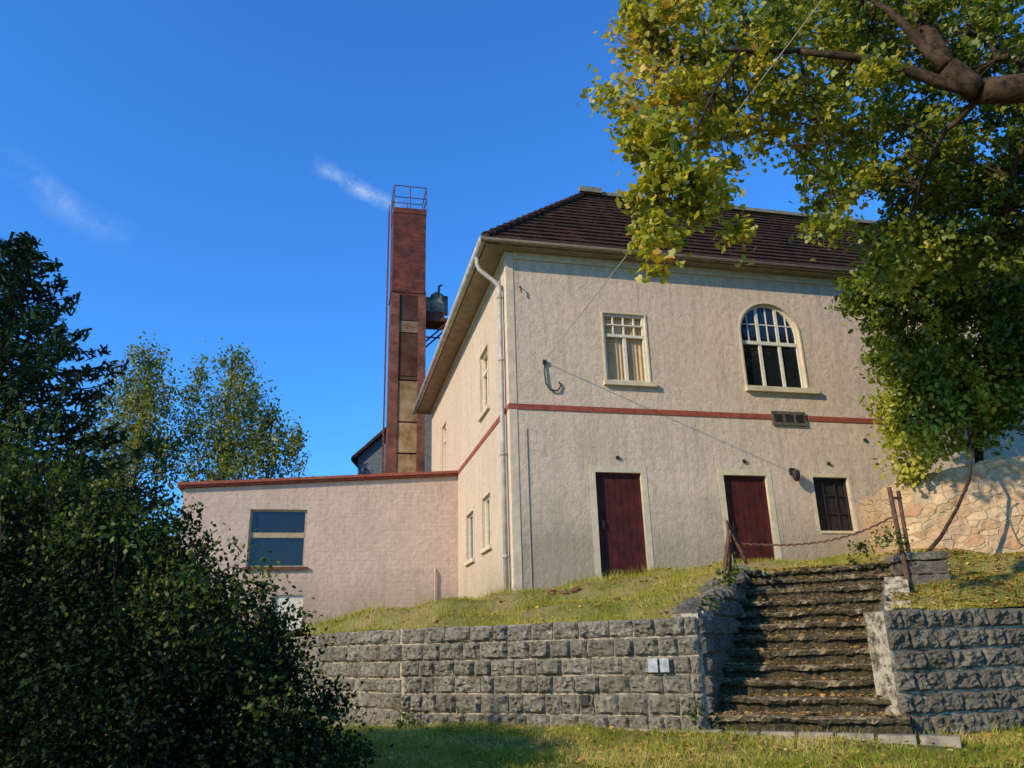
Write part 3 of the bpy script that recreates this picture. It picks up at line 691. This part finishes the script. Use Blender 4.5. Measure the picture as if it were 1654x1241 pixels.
h=lambda x,y,z: Matrix.Rotation(ANG,4,'Z')@Vector((x,y,z))+Vector(HO)
a=h(.75,-.06,5.54); e=Vector((8.2,-1.3,10.45)); c=B(); pp=[]
for i in range(25):
    t=i/24; q=a.lerp(e,t); q.z-=.25*4*t*(1-t)*.6; pp.append(q)
c.tube(pp,.008,6); c.obj('overhead_wire',simple('cable',(.42,.37,.3),.7))

# ------------------------------------------------------------------ vegetation
M_maple=leafmat('maple_leaves',[(.0,(.045,.08,.012)),(.3,(.13,.17,.02)),(.6,(.34,.33,.03)),(.85,(.54,.42,.04)),(1,(.50,.25,.05))],.9,.5,.45,.03,bias=(2.5,8.5,.12,-.26))
M_mapleg=leafmat('green_leaves',[(.0,(.035,.07,.010)),(.35,(.085,.14,.016)),(.7,(.23,.27,.025)),(.95,(.46,.42,.05))],.9,.5,.4,.03,bias=(2.8,6,.35,-.12),axis=2)
M_bush=leafmat('shrub_leaves',[(.1,(.007,.012,.006)),(.6,(.015,.028,.010)),(.9,(.040,.060,.014))],.9,.4,.15,.006)  # very dark leaf colour stands in for shade on the shrub body
M_spruce=leafmat('spruce_needles',[(.1,(.010,.026,.016)),(.7,(.028,.055,.028)),(.95,(.07,.09,.03))],.5,.4,.1,.0)
M_birchl=leafmat('birch_leaves',[(.1,(.06,.10,.03)),(.5,(.14,.18,.045)),(.85,(.28,.28,.06)),(1,(.40,.34,.08))],.5,.5,.35,.02)
M_grass=leafmat('grass_blades',[(.05,(.14,.17,.02)),(.35,(.27,.29,.035)),(.65,(.44,.38,.08)),(.95,(.58,.45,.2))],1.4,.6,.3,.0)
M_litter=leafmat('leaf_litter',[(.1,(.18,.08,.03)),(.5,(.42,.21,.06)),(.9,(.60,.40,.09))],1,.2,.1,.0)
M_shoot=leafmat('young_and_sunlit_leaves',[(.1,(.03,.055,.012)),(.6,(.085,.12,.02)),(.95,(.20,.22,.03))],.9,.3,.35,.02)

def limb_to(b,a,c,r0,r1,wob=.15,n=7,seed=0):
    a=Vector(a);c=Vector(c);pp=[];rr=[]
    for i in range(n+1):
        t=i/n; q=a.lerp(c,t); k=math.sin(math.pi*t)*wob
        q+=Vector((noise.noise(Vector((t*2.5,seed,0))),noise.noise(Vector((t*2.5,seed,5))),noise.noise(Vector((t*2.5,seed,9)))+.5))*k
        pp.append(q); rr.append(r0*(1-t)+r1*t)
    b.tube(pp,rr,8); return pp
mt=empty('maple_tree')
S8=.82
low_bl=[tuple(c*S8 for c in q) for q in [(1.98,9.3,6.6,.45),(2.08,9.3,6.1,.52),(1.98,9.3,5.25,.38),(1.86,9.3,4.75,.22),(2.84,9.7,5.72,.38),(2.5,9.6,5.9,.42),(3.15,9.7,5.3,.22)]]
up_bl=[(2.33,9.5,9.05,.6),(2.48,9.5,8.5,.75),(2.02,9.3,7.2,.66),(3.43,9.8,8.1,.95),(3.15,9.8,6.8,.62),
 (5.03,10.2,9.1,1.05),(4.5,10.2,7.6,.75),(4.85,10.2,6.4,.55),(4.6,10.1,5.6,.32),(6.7,10.8,9.0,1.0),(6.5,10.9,7.25,.95),(6.4,11.2,5.9,.8),(5.6,10.6,6.9,.6),(8.1,10.9,9.6,1.1),(7.9,11,7.5,1.0),(7.6,11.2,6.1,.95),
 (4.0,10.4,9.9,1.0),(6,10.8,10.6,1.2),(9.0,10.9,8.2,1.2),(8.8,11.2,6.3,1.1),(2.7,9.6,7.7,.5),(5.5,10.4,7.9,.6),(7.0,11.3,6.6,.8),(7.0,8.7,7.9,.4),(5.2,8.9,7.3,.35),(6.2,8.8,8.4,.35)]
P_,CCm=clumps(up_bl,66,44,.115,.3,.8)
P2_,CC2=clumps(low_bl,110,40,.09,.2,.8)
leaves('crown_leaves',np.vstack([P_,P2_]),.088,MAPLE,M_maple,mt,up=.5)
b=B(); J=(6.49,9,7.04)
b.tube([(11.3,10.0,-.2),(11.1,10.0,2.5),(10.6,9.8,4.8),(9.4,9.4,6.5),(8.2,9.1,7.0),(7.2,9.0,7.08),J],[.48,.42,.38,.32,.25,.2,.17],12)
b.tube([(10.6,9.8,4.8),(10.8,10.2,7.5),(10.4,11,10),(10,11,12)],[.3,.25,.18,.08],8)
l0=limb_to(b,J,(6.15,9,7.45),.17,.15,.0,3); l1=limb_to(b,(6.15,9,7.45),(5.9,9.3,9.6),.14,.07,.12,7,3)
l3=limb_to(b,(6.15,9,7.45),(5.4,9.3,9.1),.09,.03,.1,6,8)
l2=limb_to(b,J,(4.3,9.3,8.05),.10,.04,.25,8,1); l4=limb_to(b,(4.3,9.3,8.05),(2.3,9.3,7.9),.04,.015,.2,7,2)
l5=limb_to(b,J,(6.2,10.3,6.4),.05,.02,.2,6,5); l6=limb_to(b,(4.3,9.3,8.05),(4.7,9.9,6.0),.025,.008,.2,6,6); l7=limb_to(b,(3.4,9.2,8.0),(1.7,7.7,4.7),.022,.006,.2,8,7)
l8=limb_to(b,(7.6,9.1,7.1),(7.7,11,5.9),.06,.02,.3,6,12); l9=limb_to(b,(7.2,9.0,7.08),(7.9,10.5,9.3),.08,.02,.3,6,13)
nodes=[q for l in(l1,l2,l3,l4,l5,l6,l7,l8,l9) for q in l]
for q in list(CCm[::3])+list(CC2[::3]):
    q=Vector(q); nb=min(nodes,key=lambda w:(w-q).length)
    if (nb-q).length<2.2: b.tube([nb,(nb+q)/2+Vector((random.uniform(-.1,.1),random.uniform(-.1,.1),.1)),q],[.012,.008,.004],4,False)
b.obj('trunk_and_limbs',M_bark,mt,True)
lt=empty('ash_tree'); K=14.5/13
lo=[(7.2,13,5.2,.9),(6.55,13,5.55,.45),(6.2,13,5.9,.35),(8.5,13,5.2,1.0),(6.95,13,4.3,.68),(6.9,13,3.6,.62),(7.6,12.9,4.0,.7),(8.3,13,4.2,.8),(8.25,13.1,3.6,.6),(6.75,13,3.0,.45),(6.6,13,2.6,.24),(9.4,13,4.6,.95),(9.3,13,3.75,.6),(7.6,13,6.1,.8),(8.9,13,6.2,1.0),(6.9,12.9,6.2,.55),(7.4,13,3.3,.35)]
lo=[tuple(c*K for c in q) for q in lo]
P_,CCl=clumps(lo,84,44,.125,.3,.8)
leaves('crown_leaves',P_,.115,OVAL,M_mapleg,lt,up=.3,droop=(0,0,-.6))
b=B(); s1=[(6.72,13.35,1.2),(7.1,13.35,1.55),(7.45,13.3,2.02),(7.75,13.3,2.5),(7.87,13.3,2.9),(8.55,14.3,3.9),(8.7,14.4,4.8),(8.8,14.4,6.0)]
b.tube(s1,[.04,.032,.028,.027,.026,.026,.024,.012],8)
b.tube([(8.9,14.9,2.6),(8.85,14.6,4.0),(9.3,14.6,5.5)],[.09,.07,.03],8)
s2=limb_to(b,(8.55,14.3,3.9),(7.8,14.5,5.4),.022,.01,.2,5,3); s3=limb_to(b,(8.7,14.4,4.5),(9.8,14.5,5.8),.022,.01,.2,5,4); s4=limb_to(b,(8.4,14.2,3.7),(7.5,14.5,3.3),.016,.006,.2,5,9)
nodes=[Vector(q) for q in s1[5:]]+s2+s3+s4
for q in CCl[::3]:
    q=Vector(q); nb=min(nodes,key=lambda w:(w-q).length)
    if (nb-q).length<2: b.tube([nb,(nb+q)/2+Vector((0,0,.08)),q],[.010,.007,.003],4,False)
b.obj('stems',M_bark,lt,True)

shb=empty('shrub')
bb=[(-5.2,7.3,.35,1.4,1.2,1.45),(-4.2,7.1,.15,1.2,1.2,1.4),(-3.3,6.95,0,1.0,1.1,1.25),(-2.55,6.9,-.35,.8,1.0,1.0),(-2.1,6.8,-.75,.72,.9,.8),(-3.4,6.3,-.7,1.2,1,.9),(-5,6.4,-.4,1.3,1,1.2),(-6.4,7.5,.6,1.3,1.2,1.5),(-2.3,6.4,-1.0,.8,.8,.6),(-1.75,6.9,-1.0,.5,.6,.5)]
P_,CCb=clumps(bb,280,56,.095,.6,1.0)
leaves('leaf_mass',P_,.047,RHOMB,M_bush,shb,up=.4)
sp=[];sb=B()
for i in range(230):
    x=random.uniform(-5.9,-2.1); t=max(0,(x+5.6)/3.4); zt=1.75-1.55*t**1.5; y=7+random.uniform(-.6,.6); H=random.uniform(.08,.42)*(1.3-t*.6)+(random.uniform(.2,.65) if random.random()<.25 and x<-4.2 else 0)
    lean=Vector((random.uniform(-.2,.2),random.uniform(-.1,.1),1)); p_=Vector((x,y,zt-.5))
    q=p_+lean*(H+.5); sb.tube([p_,q],[.008,.003],4,False)
    for k in range(int(40*(H+.5))):
        f=random.random(); w_=p_.lerp(q,f); s_=.045*(1.15-f); sp.append((w_.x+random.gauss(0,s_),w_.y+random.gauss(0,s_),w_.z))
for k in CCb[::8]:
    sb.tube([(-3.6+(k[0]+3.6)*.5,7,-1.1),Vector(k)],[.015,.004],4,False)
leaves('shoots_leaves',sp,.055,OVAL,M_shoot,shb,up=.1,droop=(0,0,.8))
tops_=[(x,y,z+rz*.55,rx*.95,ry,rz*.5) for x,y,z,rx,ry,rz in bb[:5]]
P_,_c=clumps(tops_,80,30,.09,.75,1.0); P_=P_[P_[:,2]>.15-.9*(P_[:,0]+3.2)]; leaves('sunlit_top_leaves',P_,.05,RHOMB,M_shoot,shb,up=.4)  # lighter leaf layer paints the sunlit upper part of the shrub
sb.obj('twigs',M_bark,shb)

spn=empty('spruce_tree'); SX,SY=-15.3,22.0; ST=12.9; SB=-1.0
b=B(); b.tube([(SX,SY,SB),(SX,SY,6),(SX,SY,ST)],[.3,.18,.03],10); pts=[];nr=[]
z=SB+1.2
while z<ST-.1:
    f=(ST-z)/(ST-SB); Rr=min(5.4,7.8*f**.78)+.12; nb=int(5+4*f)
    a0=random.random()*6.28
    for k in range(nb):
        an=a0+6.283*k/nb+random.uniform(-.25,.25); Lb=Rr*random.uniform(.62,1.12); dr=Vector((math.cos(an),math.sin(an),0))
        P0=Vector((SX,SY,z)); pl_=[]
        for i in range(7):
            t=i/6; pl_.append(P0+dr*Lb*t+Vector((0,0,(-.34*t+.34*t*t*t+ .1*t)*Lb*.8)))
        b.tube(pl_,[.035*(1-i/7)+.006 for i in range(7)],4,False)
        n=int(44*Lb/2+8)
        for i in range(n):
            t=random.random()**.7; j=min(5,int(t*6)); q=pl_[j].lerp(pl_[j+1],t*6-j)
            side=Vector((-dr.y,dr.x,0)); wd=(1-t)*.28*Lb+.10
            q=q+side*random.uniform(-wd,wd)+Vector((0,0,-random.random()*.25)); pts.append(tuple(q)); nr.append((dr.x*.3,dr.y*.3,.6))
    z+=random.uniform(.26,.40)
leaves('needles',pts,.36,NEED,M_spruce,spn,up=.5,fold=.5,droop=(0,0,-.4)); b.obj('trunk',M_bark,spn)
def birch(nm,x,y,top,blobs,seed):
    e=empty(nm); b=B(); tr=[(x,y,-1),(x+.1,y,3),(x-.05,y,6),(x+.1,y,9),(x,y,top)]
    b.tube(tr,[.2,.16,.12,.07,.02],8)
    P_,cc=clumps(blobs,40,30,.17,.2,2.0)
    leaves('leaves',P_,.14,OVAL,M_birchl,e,up=.1,droop=(0,0,-.7))
    for q in cc[::3]:
        q=Vector(q); b.tube([(x,y,min(top-.5,q.z+.1)-.6),((x+q.x)/2,(y+q.y)/2,q.z+.2),q],[.03,.015,.006],4,False)
    b.obj('trunk',M_birch,e)
birch('birch_tree',-14.8,30,12.0,[(-15.1,30,11.5,.6),(-14.3,30,11.2,.5),(-15.4,30,10.3,1.0),(-14.2,30,9.8,1.0),(-15.8,30,8.8,1.2),(-14.1,30,8.2,1.2),(-16.8,30,7.5,1.1),(-14.7,30,6.8,1.5),(-16.4,30,6.2,1.3),(-16,30,5.0,1.6)],1)
birch('birch_tree.001',-11.6,30.5,12.0,[(-11.6,30.5,11.6,.5),(-12.7,30.5,11.1,.5),(-11.2,30.5,10.8,.7),(-12.8,30.5,9.9,.7),(-11,30.5,9.7,1.1),(-12.5,30.5,8.5,1.0),(-10.6,30.5,8.6,1.2),(-9.5,30.5,7.7,1.0),(-12,30.5,7,1.3),(-8.8,30.5,8.0,.55),(-9.7,30.5,9.0,.5),(-10.5,30.5,6.8,1.4),(-8.6,30.5,7.0,.4)],2)
bt=[]
for i in range(26):
    x=-34+i*1.1+random.uniform(-.5,.5); bt.append((x,38+random.uniform(-2,2),random.uniform(1.5,4.2),1.8,1.5,2.4))
P_,cc=clumps(bt,22,22,.3,.3,1.0); leaves('distant_trees',P_,.3,RHOMB,M_birchl,None,up=.3)

def blades(n,xr,yr,fn,zf,h0,h1):
    x=rng.uniform(*xr,n); y=rng.uniform(*yr,n); k=np.array([fn(a,c) for a,c in zip(x,y)]); x=x[k];y=y[k]
    return np.stack([x,y,zf(x,y)],-1),rng.uniform(h0,h1,len(x))
def gzl(x,y):
    return zlow(x,y)+np.array([.05*noise.noise(Vector((a*.7,c*.7,0)))+.015*noise.noise(Vector((a*4,c*4,3))) for a,c in zip(x,y)])
def low_ok(x,y):
    if x<2.2: return (x-A[0])*(-.4392)+(y-A[1])*(-.8984)>.1
    if x<4.15: return y<9.98-(x-2.15)*.49-.1
    return y<9.3+(x-4.12)*.235-.08
def ter_ok(x,y):
    if not inside(x,y): return False
    dx,dy=x-HO[0],y-HO[1]; t=.9724*dx+.2334*dy; s=-.2334*dx+.9724*dy
    if t>0 and s>-.03: return False
    if x>7.1 and y>14.6-(x-7.2)*.33: return False
    return True
def patchy(fn,s,th):
    return lambda x,y: fn(x,y) and noise.noise(Vector((x*s,y*s,2)))+.5*noise.noise(Vector((x*s*3,y*s*3,8)))>th+random.uniform(-.35,.35)
Pa,Ha=blades(80000,(-2.6,9),(7.6,11.6),patchy(low_ok,1.1,-.3),gzl,.03,.085)
Pb,Hb=blades(110000,(-4.6,10.5),(9.6,18),patchy(ter_ok,1.3,-.12),zter,.03,.09)
tall,Ht=blades(7000,(-4,3.8),(11,15.4),lambda x,y:ter_ok(x,y) and noise.noise(Vector((x*1.3,y*1.3,4)))>.12,zter,.10,.22)
tb,Htb=blades(6000,(-3,7),(8.8,11.8),lambda x,y:low_ok(x,y) and ((not low_ok(x,y+.25))) and noise.noise(Vector((x*2,y*2,7)))>-.1,gzl,.08,.2)
te,Hte=blades(9000,(-4,5),(10,16),lambda x,y:ter_ok(x,y) and ((not inside(x,y-.3))) and noise.noise(Vector((x*2.4,y*2.4,17)))>-.05,zter,.06,.15)
Pg=np.vstack([Pa,Pb,tall,tb,te]); Hg=np.concatenate([Ha,Hb,Ht,Htb,Hte]); n=len(Pg)
an=rng.uniform(0,6.283,n); wv=np.stack([np.cos(an),np.sin(an),np.zeros(n)],-1)*(.003+.03*np.minimum(Hg,.08))[:,None]
lean=np.stack([rng.normal(0,.45,n),rng.normal(0,.45,n),np.ones(n)],-1)*Hg[:,None]
V=np.stack([Pg-wv,Pg+wv,Pg+lean],1).reshape(-1,3)
me=bpy.data.meshes.new('grass'); me.vertices.add(n*3); me.vertices.foreach_set('co',V.ravel().astype(np.float32)); me.loops.add(n*3); me.loops.foreach_set('vertex_index',np.arange(n*3,dtype=np.int32))
me.polygons.add(n); me.polygons.foreach_set('loop_start',np.arange(0,n*3,3,dtype=np.int32)); me.polygons.foreach_set('loop_total',np.full(n,3,dtype=np.int32)); me.update(calc_edges=True); me.materials.append(M_grass)
COL.objects.link(bpy.data.objects.new('grass',me))
l1_,_=blades(2600,(-2,9),(7.6,11),low_ok,gzl,0,1); l2_,_=blades(8000,(4.3,10.5),(9.8,14.4),ter_ok,zter,0,1); l3_,_=blades(1800,(-3,5),(10.5,16),ter_ok,zter,0,1)
sl=[]
for i in range(1200):
    m_=random.uniform(0,SL); w_=random.uniform(0,SW); i_=int(m_/RUN); q=O+U*m_+Vv*w_; sl.append((q.x,q.y,-1+RISE*(i_+1)-.01))
LP=np.vstack([l1_,l2_,l3_,np.array(sl)]); LP[:,2]+=.03
leaves('fallen_leaves',LP,.052,MAPLE,M_litter,None,up=2.5)
wp=[(3.0,11.6,.8,.18),(3.3,12.5,.95,.15),(2.5,10.7,.45,.12),(5.45,11.6,1.35,.2),(5.3,12.4,1.2,.2),(2.02,9.85,-.75,.12),(-1.5,11.5,-.95,.2),(-.9,11.3,-1,.15),(3.5,12.9,1.1,.15)]
P_,_c=clumps(wp,260,14,.05,.1,1); leaves('weeds',P_,.06,OVAL,M_shoot,None,up=.4)
b=B()
for i in range(6):
    x=random.uniform(.5,1.1); y=random.uniform(14.0,14.3); z=float(zter(x,y)); rock(b,(x,y,z+.03),random.uniform(.05,.09),(1.4,.8,.45),seed=i*5.1)
b.obj('brick_rubble',M_brick2)

# ------------------------------------------------------------------ light, sky, camera
EL=math.radians(27); S=Vector((-.785,-.62,0)).normalized()*math.cos(EL)+Vector((0,0,math.sin(EL)))
sd=bpy.data.lights.new('sun','SUN'); sd.energy=5.0; sd.angle=math.radians(.5); sd.color=(1,.82,.55)
so=bpy.data.objects.new('sun',sd); COL.objects.link(so); so.rotation_euler=S.to_track_quat('Z','Y').to_euler(); so.location=(-20,-15,20)
w=bpy.data.worlds.new('World'); sc.world=w; w.use_nodes=True; nt=w.node_tree; nt.nodes.clear()
wo=nt.nodes.new('ShaderNodeOutputWorld'); bg=nt.nodes.new('ShaderNodeBackground'); bg.inputs[1].default_value=.15
sky=nt.nodes.new('ShaderNodeTexSky'); sky.sky_type='NISHITA'; sky.sun_disc=False; sky.sun_elevation=EL; sky.sun_rotation=math.atan2(S.x,S.y)%(2*math.pi)
sky.air_density=1.2; sky.dust_density=.3; sky.ozone_density=2.0; sky.altitude=100
tint=mixc(nt,1.0,sky.outputs[0],(.33,.95,1.8),'MULTIPLY')
tc=nt.nodes.new('ShaderNodeTexCoord'); D=tc.outputs['Generated']
def dot(vec,mid):
    s=N(nt,'ShaderNodeVectorMath',operation='SUBTRACT'); L(nt,D,s.inputs[0]); s.inputs[1].default_value=mid
    q=N(nt,'ShaderNodeVectorMath',operation='DOT_PRODUCT'); L(nt,s.outputs[0],q.inputs[0]); q.inputs[1].default_value=vec; return q.outputs['Value']
nz1=noise_(nt,D,28,6,.7); nz2=noise_(nt,D,9,4,.6)
col=tint
for mid,a1,a2,hu,hv,amt in(((-.178,.8265,.532),(.85,.396,-.345),(-.496,.391,-.773),.062,.013,.6),((-.482,.7365,.472),(.673,.659,-.335),(-.558,.156,-.813),.085,.022,.2)):
    u=dot(a1,mid); v=dot(a2,mid)
    v=math_(nt,'ADD',v,math_(nt,'MULTIPLY',math_(nt,'SUBTRACT',nz2,.5),.05))
    mu=math_(nt,'MAXIMUM',math_(nt,'SUBTRACT',1,math_(nt,'POWER',math_(nt,'DIVIDE',math_(nt,'ABSOLUTE',u),hu),2)),0)
    mv=math_(nt,'MAXIMUM',math_(nt,'SUBTRACT',1,math_(nt,'DIVIDE',math_(nt,'ABSOLUTE',v),hv)),0)
    f=math_(nt,'MULTIPLY',math_(nt,'MULTIPLY',mu,mv),math_(nt,'MULTIPLY',ramp(nt,[(.36,(0,0,0)),(.66,(1,1,1))],nz1).outputs[0],amt))
    col=mixc(nt,f,col,(5,6,7))
L(nt,col,bg.inputs[0]); L(nt,bg.outputs[0],wo.inputs[0])
cd=bpy.data.cameras.new('camera'); cam=bpy.data.objects.new('camera',cd); COL.objects.link(cam)
cd.sensor_width=36; cd.lens=27.64; cd.clip_end=3000; cd.clip_start=.05
cam.matrix_world=Matrix.Rotation(math.radians(90+18.46),4,'X')@Matrix.Rotation(math.radians(-1.6),4,'Z')
sc.camera=cam
sc.view_settings.view_transform='Standard'; sc.view_settings.look='None'; sc.view_settings.exposure=0; sc.view_settings.gamma=1
